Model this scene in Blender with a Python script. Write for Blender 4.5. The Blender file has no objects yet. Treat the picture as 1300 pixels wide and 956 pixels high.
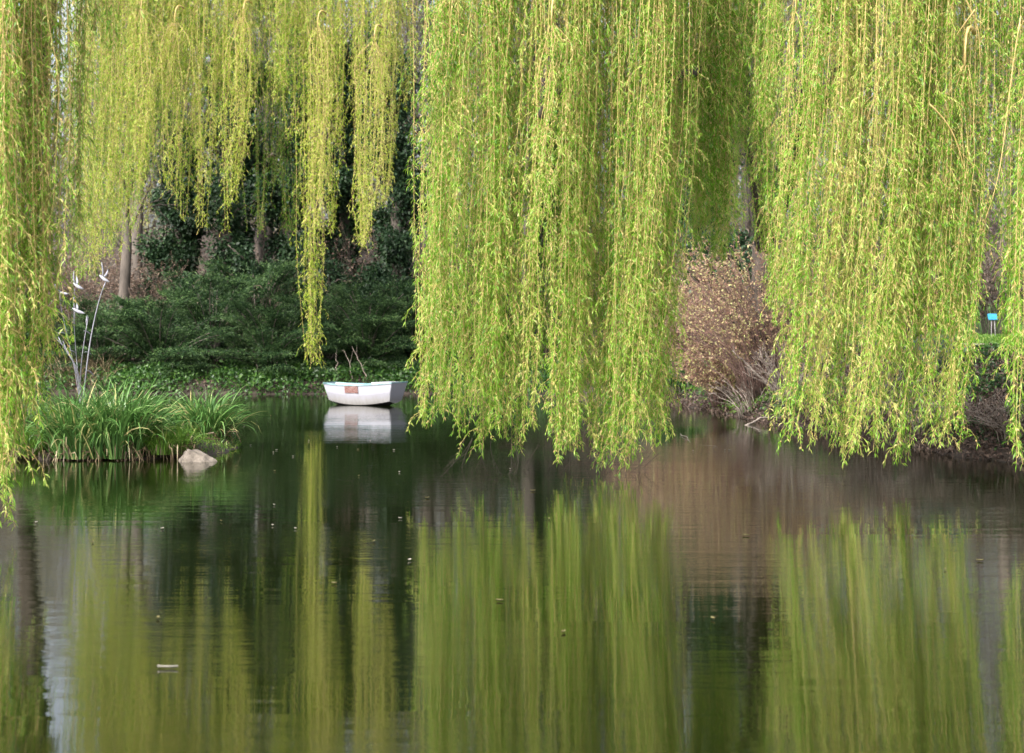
import bpy, math, random
import numpy as np
from math import radians as rad, pi

rng = np.random.default_rng(7)
random.seed(7)
sc = bpy.context.scene
COL = sc.collection
EYE = 2.1          # camera height over the water
F = 2000.0         # focal length in pixels of the 1300 px wide photograph
HY = 425.0         # row of the horizon


def at(px, py, y):
    """photo pixel seen at ground distance y -> world point"""
    return np.array([(px - 650.0) * y / F, y, EYE - (py - HY) * y / F])


# ------------------------------------------------------------------ materials
def new_mat(name):
    m = bpy.data.materials.new(name)
    m.use_nodes = True
    nt = m.node_tree
    for n in list(nt.nodes):
        nt.nodes.remove(n)
    return m, nt, nt.nodes.new('ShaderNodeOutputMaterial')


def ramp(nt, stops):
    r = nt.nodes.new('ShaderNodeValToRGB')
    e = r.color_ramp.elements
    while len(e) < len(stops):
        e.new(0.5)
    for k, (p, c) in enumerate(stops):
        e[k].position = p
        e[k].color = (c[0], c[1], c[2], 1)
    return r


def leaf_mat(name, stops, translucent=0.4, gloss=0.04, rough=0.45):
    m, nt, out = new_mat(name)
    a = nt.nodes.new('ShaderNodeAttribute')
    a.attribute_name = 'tint'
    r = ramp(nt, stops)
    nt.links.new(a.outputs['Fac'], r.inputs[0])
    d = nt.nodes.new('ShaderNodeBsdfDiffuse')
    t = nt.nodes.new('ShaderNodeBsdfTranslucent')
    g = nt.nodes.new('ShaderNodeBsdfGlossy')
    g.inputs['Roughness'].default_value = rough
    mx = nt.nodes.new('ShaderNodeMixShader')
    mx.inputs[0].default_value = translucent
    mg = nt.nodes.new('ShaderNodeMixShader')
    mg.inputs[0].default_value = gloss
    nt.links.new(r.outputs[0], d.inputs[0])
    nt.links.new(r.outputs[0], t.inputs[0])
    nt.links.new(d.outputs[0], mx.inputs[1])
    nt.links.new(t.outputs[0], mx.inputs[2])
    nt.links.new(mx.outputs[0], mg.inputs[1])
    nt.links.new(g.outputs[0], mg.inputs[2])
    nt.links.new(mg.outputs[0], out.inputs[0])
    return m


def noise_mat(name, stops, scale=8.0, rough=0.85, bump=0.3, stretch=(1, 1, 1), detail=6, metallic=0.0, bump_dist=0.02):
    m, nt, out = new_mat(name)
    p = nt.nodes.new('ShaderNodeBsdfPrincipled')
    tc = nt.nodes.new('ShaderNodeTexCoord')
    mp = nt.nodes.new('ShaderNodeMapping')
    mp.inputs['Scale'].default_value = stretch
    n = nt.nodes.new('ShaderNodeTexNoise')
    n.inputs['Scale'].default_value = scale
    n.inputs['Detail'].default_value = detail
    n.inputs['Roughness'].default_value = 0.65
    r = ramp(nt, stops)
    nt.links.new(tc.outputs['Object'], mp.inputs[0])
    nt.links.new(mp.outputs[0], n.inputs['Vector'])
    nt.links.new(n.outputs['Fac'], r.inputs[0])
    nt.links.new(r.outputs[0], p.inputs['Base Color'])
    p.inputs['Roughness'].default_value = rough
    p.inputs['Metallic'].default_value = metallic
    if bump:
        b = nt.nodes.new('ShaderNodeBump')
        b.inputs['Strength'].default_value = bump
        b.inputs['Distance'].default_value = bump_dist
        nt.links.new(n.outputs['Fac'], b.inputs['Height'])
        nt.links.new(b.outputs[0], p.inputs['Normal'])
    nt.links.new(p.outputs[0], out.inputs[0])
    return m


WILLOW = leaf_mat('willow_leaf', [(0.0, (.095, .25, .012)), (0.35, (.20, .40, .02)), (0.68, (.40, .55, .10)),
                                  (0.84, (.62, .54, .19)), (1.0, (.56, .38, .16))], 0.48, 0.03, 0.45)
WILLOW_FAR = leaf_mat('golden_willow_leaf', [(0.0, (.15, .29, .018)), (0.35, (.35, .46, .035)), (0.65, (.50, .57, .13)),
                                             (0.85, (.58, .51, .18)), (1.0, (.52, .37, .15))], 0.5, 0.02, 0.45)
SHOOT = noise_mat('willow_shoot', [(0.3, (.36, .25, .08)), (0.7, (.54, .42, .17))], 12, 0.6, 0)
BARK = noise_mat('willow_bark', [(0.3, (.018, .014, .011)), (0.5, (.055, .042, .033)), (0.75, (.11, .088, .068))], 6, 0.9, 0.7, (1, 1, .25))
TWIG = noise_mat('dead_twig_bark', [(0.3, (.14, .11, .085)), (0.7, (.36, .31, .27))], 9, 0.85, 0)
WOODS = noise_mat('woodland_bark', [(0.3, (.05, .042, .036)), (0.7, (.15, .125, .105))], 3, 0.9, 0.4, (1, 1, .3))
IVY = leaf_mat('ivy_leaf', [(0.0, (.010, .028, .012)), (0.6, (.025, .06, .022)), (1.0, (.07, .125, .045))], 0.12, 0.035, 0.5)
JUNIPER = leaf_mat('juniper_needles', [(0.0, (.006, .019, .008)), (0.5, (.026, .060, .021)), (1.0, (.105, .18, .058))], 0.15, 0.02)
RUSSET = leaf_mat('russet_leaf', [(0.0, (.08, .055, .042)), (0.5, (.19, .125, .095)), (1.0, (.32, .24, .18))], 0.25, 0.02)
BUD = leaf_mat('shrub_bud', [(0.0, (.19, .10, .075)), (0.5, (.36, .225, .16)), (0.72, (.49, .40, .20)), (1.0, (.47, .50, .20))], 0.3, 0.02)
SEDGE = leaf_mat('sedge_blade', [(0.0, (.034, .10, .022)), (0.5, (.10, .22, .05)), (0.8, (.25, .37, .12)), (0.88, (.34, .42, .17)), (0.9, (.40, .38, .14)), (1.0, (.46, .40, .20))], 0.25, 0.04, 0.35)
GRASS = leaf_mat('grass_blade', [(0.0, (.05, .13, .015)), (0.7, (.12, .24, .03)), (1.0, (.24, .28, .07))], 0.35, 0.03)
HERB = leaf_mat('herb_leaf', [(0.0, (.014, .050, .009)), (0.6, (.040, .115, .016)), (1.0, (.09, .19, .03))], 0.3, 0.05)
LITTER = leaf_mat('dead_leaf', [(0.0, (.03, .022, .019)), (0.6, (.09, .062, .05)), (1.0, (.19, .14, .11))], 0.1, 0.02)
BLUEGREEN = leaf_mat('glaucous_leaf', [(0.0, (.04, .09, .07)), (0.7, (.10, .17, .14)), (1.0, (.22, .27, .25))], 0.2, 0.04)
DARKRED = leaf_mat('dark_red_leaf', [(0.0, (.05, .012, .014)), (0.7, (.14, .035, .035)), (1.0, (.22, .08, .06))], 0.25, 0.03)
DRY = leaf_mat('dry_grass_blade', [(0.0, (.05, .035, .02)), (0.5, (.15, .11, .065)), (1.0, (.36, .30, .18))], 0.25, 0.02)
SPRING = leaf_mat('spring_leaf', [(0.0, (.06, .09, .02)), (0.6, (.15, .19, .05)), (1.0, (.27, .28, .10))], 0.4, 0.02)
ROCK = noise_mat('pale_rock', [(0.3, (.05, .042, .034)), (0.48, (.13, .11, .09)), (0.75, (.22, .19, .16))], 6, 0.9, 0.8, detail=10)
SOIL = noise_mat('island_soil', [(0.3, (.018, .013, .010)), (0.6, (.045, .033, .024)), (0.8, (.05, .06, .018))], 5, 0.95, 0.7)
STEEL = noise_mat('brushed_steel', [(0.3, (.13, .13, .15)), (0.7, (.28, .28, .32))], 20, 0.38, 0, metallic=0.7)
BIRDWHITE = noise_mat('white_enamel', [(0.3, (.24, .24, .28)), (0.7, (.33, .33, .37))], 10, 0.35, 0)
TEAL = noise_mat('teal_rim_paint', [(0.3, (.08, .20, .22)), (0.7, (.30, .41, .44))], 5, 0.5, 0)
WHITEP = noise_mat('white_boat_paint', [(0.3, (.40, .40, .45)), (0.6, (.47, .47, .52)), (0.8, (.50, .50, .55))], 3, 0.45, 0)
DARKP = noise_mat('dark_bottom_paint', [(0.3, (.012, .012, .014)), (0.7, (.03, .03, .035))], 6, 0.6, 0)
PATH = noise_mat('path_gravel', [(0.3, (.26, .19, .15)), (0.7, (.40, .31, .26))], 6, 0.95, 0.3)
BLUE = noise_mat('blue_sign_paint', [(0.3, (.015, .17, .36)), (0.7, (.03, .23, .42))], 4, 0.4, 0)
POSTM = noise_mat('grey_post_metal', [(0.3, (.17, .15, .16)), (0.7, (.26, .235, .245))], 8, 0.5, 0, metallic=0.2)
PETAL = noise_mat('pale_petal', [(0.3, (.30, .27, .22)), (0.7, (.46, .44, .40))], 15, 0.7, 0)


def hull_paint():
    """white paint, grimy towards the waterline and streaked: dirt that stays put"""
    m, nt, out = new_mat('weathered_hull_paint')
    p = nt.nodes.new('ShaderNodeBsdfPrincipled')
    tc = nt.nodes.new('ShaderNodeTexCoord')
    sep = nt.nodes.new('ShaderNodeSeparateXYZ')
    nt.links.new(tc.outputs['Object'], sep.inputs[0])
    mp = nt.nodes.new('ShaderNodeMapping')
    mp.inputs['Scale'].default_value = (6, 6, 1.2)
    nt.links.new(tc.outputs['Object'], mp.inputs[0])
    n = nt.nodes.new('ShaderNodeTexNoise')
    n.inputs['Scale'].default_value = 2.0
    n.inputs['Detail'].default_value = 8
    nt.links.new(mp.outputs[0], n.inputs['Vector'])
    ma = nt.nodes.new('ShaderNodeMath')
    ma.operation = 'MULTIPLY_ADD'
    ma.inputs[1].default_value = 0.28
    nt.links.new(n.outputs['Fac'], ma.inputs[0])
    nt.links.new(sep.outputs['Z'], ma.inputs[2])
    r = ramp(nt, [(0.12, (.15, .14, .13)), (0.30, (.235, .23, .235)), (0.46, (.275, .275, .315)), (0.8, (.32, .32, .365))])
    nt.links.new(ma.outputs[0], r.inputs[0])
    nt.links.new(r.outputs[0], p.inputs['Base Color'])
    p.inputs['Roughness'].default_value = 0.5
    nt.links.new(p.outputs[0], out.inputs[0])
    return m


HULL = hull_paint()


def plaque_mat():
    m, nt, out = new_mat('faded_red_plaque')
    p = nt.nodes.new('ShaderNodeBsdfPrincipled')
    tc = nt.nodes.new('ShaderNodeTexCoord')
    mp = nt.nodes.new('ShaderNodeMapping')
    mp.inputs['Scale'].default_value = (1, 1, 2.2)
    nt.links.new(tc.outputs['Object'], mp.inputs[0])
    n = nt.nodes.new('ShaderNodeTexNoise')
    n.inputs['Scale'].default_value = 16
    n.inputs['Detail'].default_value = 3
    nt.links.new(mp.outputs[0], n.inputs['Vector'])
    r = ramp(nt, [(0.35, (.10, .040, .035)), (0.5, (.14, .060, .052)), (0.58, (.24, .17, .155)), (0.7, (.15, .07, .062))])
    nt.links.new(n.outputs['Fac'], r.inputs[0])
    nt.links.new(r.outputs[0], p.inputs['Base Color'])
    p.inputs['Roughness'].default_value = 0.6
    nt.links.new(p.outputs[0], out.inputs[0])
    return m


PLAQUE = plaque_mat()


# ------------------------------------------------------------------ mesh tools
class MB:
    def __init__(self):
        self.v, self.f, self.m, self.t, self.s, self.n = [], [], [], [], [], 0

    def add(self, v, f, mat=0, tint=0.5, smooth=False):
        v = np.asarray(v, dtype=np.float32).reshape(-1, 3)
        f = np.asarray(f, dtype=np.int64).reshape(-1, 3)
        self.v.append(v)
        self.f.append(f + self.n)
        self.m.append(np.full(len(f), mat, dtype=np.int32))
        self.s.append(np.full(len(f), smooth, dtype=bool))
        self.t.append(np.broadcast_to(np.asarray(tint, dtype=np.float32), (len(v),)))
        self.n += len(v)

    def mesh(self, name, mats):
        v = np.concatenate(self.v)
        f = np.concatenate(self.f)
        me = bpy.data.meshes.new(name)
        me.vertices.add(len(v))
        me.vertices.foreach_set('co', v.ravel())
        me.loops.add(len(f) * 3)
        me.loops.foreach_set('vertex_index', f.ravel().astype(np.int32))
        me.polygons.add(len(f))
        me.polygons.foreach_set('loop_start', np.arange(0, len(f) * 3, 3, dtype=np.int32))
        me.polygons.foreach_set('loop_total', np.full(len(f), 3, dtype=np.int32))
        me.polygons.foreach_set('material_index', np.concatenate(self.m))
        me.polygons.foreach_set('use_smooth', np.concatenate(self.s))
        at_ = me.attributes.new('tint', 'FLOAT', 'POINT')
        at_.data.foreach_set('value', np.concatenate(self.t).astype(np.float32))
        for m in mats:
            me.materials.append(m)
        me.update(calc_edges=True)
        return me

    def build(self, name, mats, parent=None, loc=None):
        if not isinstance(mats, (list, tuple)):
            mats = [mats]
        o = bpy.data.objects.new(name, self.mesh(name, mats))
        COL.objects.link(o)
        if parent is not None:
            o.parent = parent
        if loc is not None:
            o.location = [float(c) for c in loc]
        return o


def tag(o, label=None, cat=None, group=None, kind=None):
    if label: o['label'] = label
    if cat: o['category'] = cat
    if group: o['group'] = group
    if kind: o['kind'] = kind
    return o


def empty(name, loc, rz=0.0):
    o = bpy.data.objects.new(name, None)
    o.empty_display_size = 0.2
    COL.objects.link(o)
    o.location = [float(c) for c in loc]
    o.rotation_euler = (0, 0, rz)
    return o


def copy_thing(src, loc, rz=0.0, s=1.0):
    r = src.copy()
    COL.objects.link(r)
    r.location = [float(c) for c in loc]
    r.rotation_euler = (0, 0, rz)
    r.scale = (s, s, s) if np.isscalar(s) else s
    for ch in list(src.children):
        c = ch.copy()
        COL.objects.link(c)
        c.parent = r
        for g in list(ch.children):
            d = g.copy()
            COL.objects.link(d)
            d.parent = c
    return r


def unit(a):
    return a / np.maximum(np.linalg.norm(a, axis=-1, keepdims=True), 1e-9)


def rand_dir(n, r=None):
    r = r or rng
    return unit(r.normal(size=(n, 3)))


def leaves(mb, pos, d, length, width, mat=0, tint=None, bend=0.25, down=True, smooth=False):
    """folded lance-shaped leaves: base, two shoulders, tip"""
    n = len(pos)
    d = unit(d)
    side = unit(np.cross(d, rand_dir(n)))
    nor = np.cross(side, d)
    L = np.broadcast_to(np.asarray(length, float), (n,))[:, None]
    W = np.broadcast_to(np.asarray(width, float), (n,))[:, None]
    drop = np.array([0, 0, -1.0]) if down else nor
    mid = pos + d * L * 0.5
    tip = pos + unit(d + drop * bend * 1.6) * L * 0.98
    v = np.stack([pos, mid + side * W * .5, tip, mid - side * W * .5], axis=1).reshape(-1, 3)
    b = (np.arange(n) * 4)[:, None]
    f = np.concatenate([b + np.array([[0, 1, 3]]), b + np.array([[1, 2, 3]])])
    if tint is None:
        tint = rng.random(n)
    mb.add(v, f, mat, np.repeat(np.clip(tint, 0, 1), 4), smooth)


def tubes(mb, P, R, S=3, mat=0, tint=0.5):
    """batch of tubes, P (N,K,3), R (N,K)"""
    P = np.asarray(P, float)
    if P.ndim == 2:
        P = P[None]
    N, K, _ = P.shape
    R = np.broadcast_to(np.asarray(R, float), (N, K))
    T = np.empty_like(P)
    T[:, 1:-1] = P[:, 2:] - P[:, :-2]
    T[:, 0] = P[:, 1] - P[:, 0]
    T[:, -1] = P[:, -1] - P[:, -2]
    T = unit(T)
    mean = unit(P[:, -1] - P[:, 0])
    ref = np.where(np.abs(mean[:, 2:3]) > .8, np.array([[1.0, .13, 0]]), np.array([[.0, .05, 1.0]]))
    A = unit(np.cross(T, np.repeat(ref[:, None, :], K, 1)))
    B = np.cross(T, A)
    ang = np.arange(S) * 2 * pi / S
    ring = P[:, :, None, :] + R[:, :, None, None] * (A[:, :, None, :] * np.cos(ang)[None, None, :, None] + B[:, :, None, :] * np.sin(ang)[None, None, :, None])
    v = ring.reshape(-1, 3)
    i = np.arange(N)[:, None, None] * K * S
    k = np.arange(K - 1)[None, :, None] * S
    s = np.arange(S)[None, None, :]
    s2 = (s + 1) % S
    a = (i + k + s).ravel(); b = (i + k + s2).ravel(); c = (i + k + S + s2).ravel(); e = (i + k + S + s).ravel()
    f = np.concatenate([np.stack([a, b, c], 1), np.stack([a, c, e], 1)])
    if S > 3:   # close the ends
        i0 = (np.arange(N) * K * S)[:, None]
        for off, flip in ((0, True), ((K - 1) * S, False)):
            for q in range(1, S - 1):
                tri = np.array([[0, q, q + 1]]) + off
                f = np.concatenate([f, i0 + (tri[:, ::-1] if flip else tri)])
    t = np.asarray(tint, float)
    if t.ndim == 1:
        t = np.repeat(t, K * S)
    mb.add(v, f, mat, t, True)


def sample(P, t):
    """points and tangents at parameter t (M,) along polylines P (M,K,3)"""
    K = P.shape[1]
    x = np.clip(t, 0, .9999) * (K - 1)
    i = x.astype(int)
    fr = (x - i)[:, None]
    r = np.arange(len(P))
    a, b = P[r, i], P[r, i + 1]
    return a + (b - a) * fr, unit(b - a)


def grow(P, R, n, length, angle, up=0.2, wob=0.12, K=5, t0=.3, t1=1.0, rratio=.5, taper=.25, r=None, out=None):
    """n children on every polyline of P: returns their polylines and radii"""
    r = r or rng
    N = len(P)
    Q = np.repeat(P, n, 0)
    M = N * n
    t = t0 + (t1 - t0) * (np.tile((np.arange(n) + .5) / n, N) + r.uniform(-.5, .5, M) / n)
    s, tan = sample(Q, t)
    perp = unit(np.cross(tan, rand_dir(M, r)))
    a = angle * r.uniform(.6, 1.3, M)[:, None]
    d = unit(tan * np.cos(a) + perp * np.sin(a))
    L = length * r.uniform(.55, 1.2, M) * (1.15 - .55 * t)
    pts = [s]
    for k in range(1, K):
        d = unit(d + np.array([0, 0, up]) * .35 + r.normal(size=(M, 3)) * wob)
        pts.append(pts[-1] + d * (L / (K - 1))[:, None])
    C = np.stack(pts, 1)
    i = (t * (P.shape[1] - 1)).astype(int).clip(0, P.shape[1] - 1)
    r0 = np.repeat(R, n, 0)[np.arange(M), i] * rratio
    RR = r0[:, None] * np.linspace(1, taper, K)[None]
    return C, RR


# ------------------------------------------------------------------ terrain
SHORE = np.array([(-7, 5), (8, 5), (11, 12), (9.8, 20), (8.5, 25.2), (7.7, 27.3), (7.5, 30), (6.9, 32), (6.1, 36.5), (5.5, 44), (4.9, 47),
                  (4.6, 49), (3.4, 52.5), (.5, 55), (-3.4, 56), (-9, 55.6), (-15, 56.2), (-19, 55.5), (-23, 50), (-21, 38), (-15, 26), (-10, 17), (-8, 10)], float)


def shore_dist(x, y):
    """signed distance to the shoreline, positive on land"""
    p = np.stack([x, y], -1)
    best = np.full(x.shape, 1e9)
    inside = np.zeros(x.shape, bool)
    for k in range(len(SHORE)):
        a, b = SHORE[k], SHORE[(k + 1) % len(SHORE)]
        ab = b - a
        t = np.clip(((p - a) @ ab) / (ab @ ab), 0, 1)
        best = np.minimum(best, np.linalg.norm(p - (a + t[..., None] * ab), axis=-1))
        c = ((a[1] > y) != (b[1] > y))
        with np.errstate(divide='ignore', invalid='ignore'):
            xi = (b[0] - a[0]) * (y - a[1]) / (b[1] - a[1] + 1e-12) + a[0]
        inside ^= c & (x < xi)
    return np.where(inside, -best, best)


def sm(a, b, x):
    t = np.clip((x - a) / (b - a), 0, 1)
    return t * t * (3 - 2 * t)


def hgt(x, y):
    x = np.asarray(x, float); y = np.asarray(y, float)
    d = shore_dist(x, y)
    dp = np.maximum(d, 0)
    far = .35 * sm(0, .8, dp) + .10 * np.minimum(dp, 8) + .24 * np.clip(dp - 8, 0, 30) + .05 * np.clip(dp - 38, 0, 60)
    slope = 1.80 + np.clip(y - 37.5, 0, 40) * .07
    right = np.minimum(.25 * sm(0, .3, dp) + 1.5 * sm(0, 3.4, dp) + .02 * dp, slope)
    right = np.where(y > 56, np.maximum(right, slope), right)
    wr = sm(3, 6, x) * sm(14, 20, y) * (1 - sm(58, 80, y))
    near = .45 * sm(0, 1.5, dp) + .03 * np.minimum(dp, 20)
    wf = sm(40, 56, y)
    h = near * (1 - wf) + far * wf
    h = h * (1 - wr) + right * wr
    h = h + (np.sin(x * .9 + y * .37) * np.sin(y * .71 - x * .23)) * .06 * sm(1, 4, dp)
    return np.where(d > 0, h, np.maximum(-.8, d * .5) - .03)


def axis(parts):
    return np.unique(np.concatenate([np.arange(a, b, s) for a, b, s in parts]))


def grid_mesh(xs, ys, zf):
    X, Y = np.meshgrid(xs, ys)
    Z = zf(X, Y)
    v = np.stack([X, Y, Z], -1).reshape(-1, 3)
    nx, ny = len(xs), len(ys)
    i = np.arange(ny - 1)[:, None] * nx + np.arange(nx - 1)[None]
    a = i.ravel()
    f = np.concatenate([np.stack([a, a + 1, a + nx + 1], 1), np.stack([a, a + nx + 1, a + nx], 1)])
    return v, f


xs = axis([(-600, -60, 30), (-60, -24, 2), (-24, 26, .5), (26, 60, 2), (60, 601, 30)])
ys = axis([(-60, 0, 6), (0, 24, 1), (24, 64, .5), (64, 120, 2), (120, 700, 40)])
v, f = grid_mesh(xs, ys, hgt)
mb = MB()
dd = shore_dist(v[:, 0], v[:, 1])
lawn = sm(9.5, 11.5, v[:, 0]) * sm(30.5, 32, v[:, 1]) * (1 - sm(54, 60, v[:, 1]))
mb.add(v, f, 0, lawn, True)


def ground_mat():
    m, nt, out = new_mat('bank_earth_and_lawn')
    p = nt.nodes.new('ShaderNodeBsdfPrincipled')
    tc = nt.nodes.new('ShaderNodeTexCoord')
    n = nt.nodes.new('ShaderNodeTexNoise')
    n.inputs['Scale'].default_value = 1.7
    n.inputs['Detail'].default_value = 9
    n.inputs['Roughness'].default_value = .7
    nt.links.new(tc.outputs['Object'], n.inputs['Vector'])
    earth = ramp(nt, [(0.3, (.018, .014, .010)), (0.5, (.04, .030, .023)), (0.62, (.07, .050, .038)), (0.8, (.06, .065, .025))])
    green = ramp(nt, [(0.3, (.045, .13, .02)), (0.7, (.085, .21, .035))])
    nt.links.new(n.outputs['Fac'], earth.inputs[0])
    nt.links.new(n.outputs['Fac'], green.inputs[0])
    a = nt.nodes.new('ShaderNodeAttribute')
    a.attribute_name = 'tint'
    mx = nt.nodes.new('ShaderNodeMix')
    mx.data_type = 'RGBA'
    nt.links.new(a.outputs['Fac'], mx.inputs[0])
    nt.links.new(earth.outputs[0], mx.inputs[6])
    nt.links.new(green.outputs[0], mx.inputs[7])
    nt.links.new(mx.outputs[2], p.inputs['Base Color'])
    p.inputs['Roughness'].default_value = .95
    b = nt.nodes.new('ShaderNodeBump')
    b.inputs['Strength'].default_value = .6
    b.inputs['Distance'].default_value = .08
    nt.links.new(n.outputs['Fac'], b.inputs['Height'])
    nt.links.new(b.outputs[0], p.inputs['Normal'])
    nt.links.new(p.outputs[0], out.inputs[0])
    return m


tag(mb.build('ground', ground_mat()), kind='structure')

# path on the right bank
px_ = np.arange(7.0, 24.1, .5)
v, f = grid_mesh(px_, np.array([35.9, 36.5, 37.1, 37.7]), lambda X, Y: hgt(X, Y) + .035)
mb = MB(); mb.add(v, f, 0, .5, True)
tag(mb.build('path', PATH), kind='structure')


# ------------------------------------------------------------------ water
def water_mat():
    m, nt, out = new_mat('pond_water')
    p = nt.nodes.new('ShaderNodeBsdfPrincipled')
    p.inputs['Base Color'].default_value = (.005, .0075, .0012, 1)
    p.inputs['Roughness'].default_value = .015
    p.inputs['IOR'].default_value = 1.75
    tc = nt.nodes.new('ShaderNodeTexCoord')

    def layer(scale, sx, sy, detail):
        mp = nt.nodes.new('ShaderNodeMapping')
        mp.inputs['Scale'].default_value = (sx, sy, 1)
        mp.inputs['Rotation'].default_value = (0, 0, .12)
        n = nt.nodes.new('ShaderNodeTexNoise')
        n.inputs['Scale'].default_value = scale
        n.inputs['Detail'].default_value = detail
        nt.links.new(tc.outputs['Object'], mp.inputs[0])
        nt.links.new(mp.outputs[0], n.inputs['Vector'])
        return n
    big = layer(1.0, .5, 3.0, 2)
    fine = layer(1.0, 4, 22.0, 2)
    patch = layer(1.0, .12, .25, 2)       # cat's-paws: the breeze ruffles some patches more
    pr = ramp(nt, [(0.38, (.15, .15, .15)), (0.52, (.5, .5, .5)), (0.66, (1, 1, 1))])
    nt.links.new(patch.outputs['Fac'], pr.inputs[0])
    b1 = nt.nodes.new('ShaderNodeBump')
    b1.inputs['Strength'].default_value = .06
    b1.inputs['Distance'].default_value = .06
    nt.links.new(big.outputs['Fac'], b1.inputs['Height'])
    b2 = nt.nodes.new('ShaderNodeBump')
    b2.inputs['Distance'].default_value = .012
    mul = nt.nodes.new('ShaderNodeMath')
    mul.operation = 'MULTIPLY'
    mul.inputs[1].default_value = .19
    nt.links.new(pr.outputs[0], mul.inputs[0])
    nt.links.new(mul.outputs[0], b2.inputs['Strength'])
    nt.links.new(fine.outputs['Fac'], b2.inputs['Height'])
    nt.links.new(b1.outputs[0], b2.inputs['Normal'])
    nt.links.new(b2.outputs[0], p.inputs['Normal'])
    nt.links.new(p.outputs[0], out.inputs[0])
    return m


mb = MB()
mb.add([(-30, 3, 0), (16, 3, 0), (16, 62, 0), (-30, 62, 0)], [(0, 1, 2), (0, 2, 3)])
tag(mb.build('water', water_mat()), kind='structure')


# ------------------------------------------------------------------ weeping willows
def hanging_branch(root, top, tip, radius, n, parent, leaf=(.09, .015), gap=.04, mats=(WILLOW, SHOOT), tintshift=0.0,
                   short=.28, sides=True, bare_top=0.0, seed=None, stem=1.15, catk=1.0):
    """one weeping bough: a bundle of long drooping shoots with their leaves (one mesh)"""
    r = np.random.default_rng(seed if seed is not None else int(rng.integers(1e9)))
    top = np.asarray(top, float); tip = np.asarray(tip, float)
    K = 14
    u = np.linspace(0, 1, K)
    off = r.normal(size=(n, 3)) * radius * np.array([1, 1.1, 0])
    full = top[2] - tip[2]
    cut = (r.random(n) ** 2.4) * short * full * (r.random(n) > .35)
    cut = cut + r.uniform(0, .30, n) ** 1.3 + .16 * np.linalg.norm(off, axis=1) / radius - .12 * (r.random(n) < .15)
    P = np.zeros((n, K, 3))
    lean = (tip - top)
    z1 = np.maximum(tip[2] + cut, .03)
    sway = r.normal(0, .05)
    for k in range(K):
        e = u[k]
        tp = float(np.interp(e, [0, .12, .55, .8, 1], [.6, 1.5, 1.35, 1.05, .5]))
        P[:, k, 0] = top[0] + lean[0] * e ** 2.1 + off[:, 0] * tp
        P[:, k, 1] = top[1] + lean[1] * e + off[:, 1] * tp
        P[:, k, 2] = top[2] + (z1 - top[2]) * e
    ph = r.uniform(0, 6.28, (n, 4)); am = r.uniform(.2, 1.2, (n, 2)) * min(.10, radius * .6)
    P[:, :, 0] += am[:, :1] * np.sin(u[None] * 7 + ph[:, :1]) + .4 * am[:, :1] * np.sin(u[None] * 17 + ph[:, 2:3])
    P[:, :, 1] += am[:, 1:] * np.sin(u[None] * 6 + ph[:, 1:2])
    leaf = (leaf[0] * r.uniform(.82, 1.2), leaf[1] * r.uniform(.85, 1.2))
    P[:, :, 0] += sway * np.sin(u * 3.1 + ph[0, 3])[None]
    tintshift = tintshift + r.normal(0, .13)
    P[:, 0] = top + off * .3
    rad_ = np.linspace(1, .35, K)[None] * r.uniform(.0045, .007, n)[:, None] * stem
    mb = MB()
    tubes(mb, P, rad_, 3, 1, r.random(n))
    # leader that carries the bundle from its limb
    if root is not None:
        root = np.asarray(root, float)
        c = np.stack([root * (1 - q) ** 2 + 2 * q * (1 - q) * (np.array([top[0], top[1], max(root[2], top[2]) + .25])) + top * q * q for q in np.linspace(0, 1, 6)])
        tubes(mb, c, np.linspace(.035, .012, 6), 5, 1)
    polys = [(P, gap, 1.0)]
    if sides:                                    # short side shoots make the tufts
        ns = max(3, int(full / .38))
        Q = np.repeat(P, ns, 0)
        t = np.clip(np.tile((np.arange(ns) + .5) / ns, n) + r.uniform(-.5, .5, n * ns) / ns, 0.02, 1)
        s, tan = sample(Q, t)
        az = r.uniform(0, 2 * pi, len(s))
        h = np.stack([np.cos(az), np.sin(az), np.zeros_like(az)], 1)
        L = r.uniform(.10, .30, len(s)) + .35 * r.random(len(s)) ** 3
        S = [s]
        for k, (hh, dn) in enumerate(((.85, .45), (.55, .75), (.25, 1.0))):
            S.append(S[-1] + unit(h * hh + np.array([0, 0, -1.0]) * dn) * (L / 3)[:, None])
        S = np.stack(S, 1)
        S[:, :, 2] = np.maximum(S[:, :, 2], tip[2] - .05)
        tubes(mb, S, .0022, 3, 1, r.random(len(S)))
        polys.append((S, gap * .85, .95))
    for Pk, g, ls in polys:
        N = len(Pk)
        seg = np.linalg.norm(np.diff(Pk, axis=1), axis=2).sum(1)
        m = np.maximum(2, (seg / g).astype(int))
        idx = np.repeat(np.arange(N), m)
        t = r.random(len(idx))
        if bare_top:
            keep = r.random(len(idx)) < np.clip((t + .08) / bare_top, .15, 1)
            if ls == 1.0:
                idx, t = idx[keep], t[keep]
        pos, tan = sample(Pk[idx], t)
        az = r.uniform(0, 2 * pi, len(idx))
        h = np.stack([np.cos(az), np.sin(az), np.zeros_like(az)], 1)
        th = r.uniform(.25, 1.15, len(idx))[:, None]
        d = tan * np.cos(th) + h * np.sin(th) + r.normal(size=(len(idx), 3)) * .12
        strand = r.normal(0, .15, N)[idx]
        tint = np.clip(.42 + tintshift + strand + r.normal(0, .17, len(idx)), 0, .8)
        cat = r.random(len(idx)) < r.uniform(.10, .42, N)[idx] * (1.25 - .55 * t) * catk         # catkins
        tint = np.where(cat, r.uniform(.84, 1, len(idx)), tint)
        ll = leaf[0] * ls * r.uniform(.55, 1.2, len(idx)) * np.where(cat, .55, 1)
        ww = leaf[1] * r.uniform(.75, 1.2, len(idx)) * np.where(cat, 1.15, 1)
        leaves(mb, pos, d, ll, ww, 0, tint, bend=.18)
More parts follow.
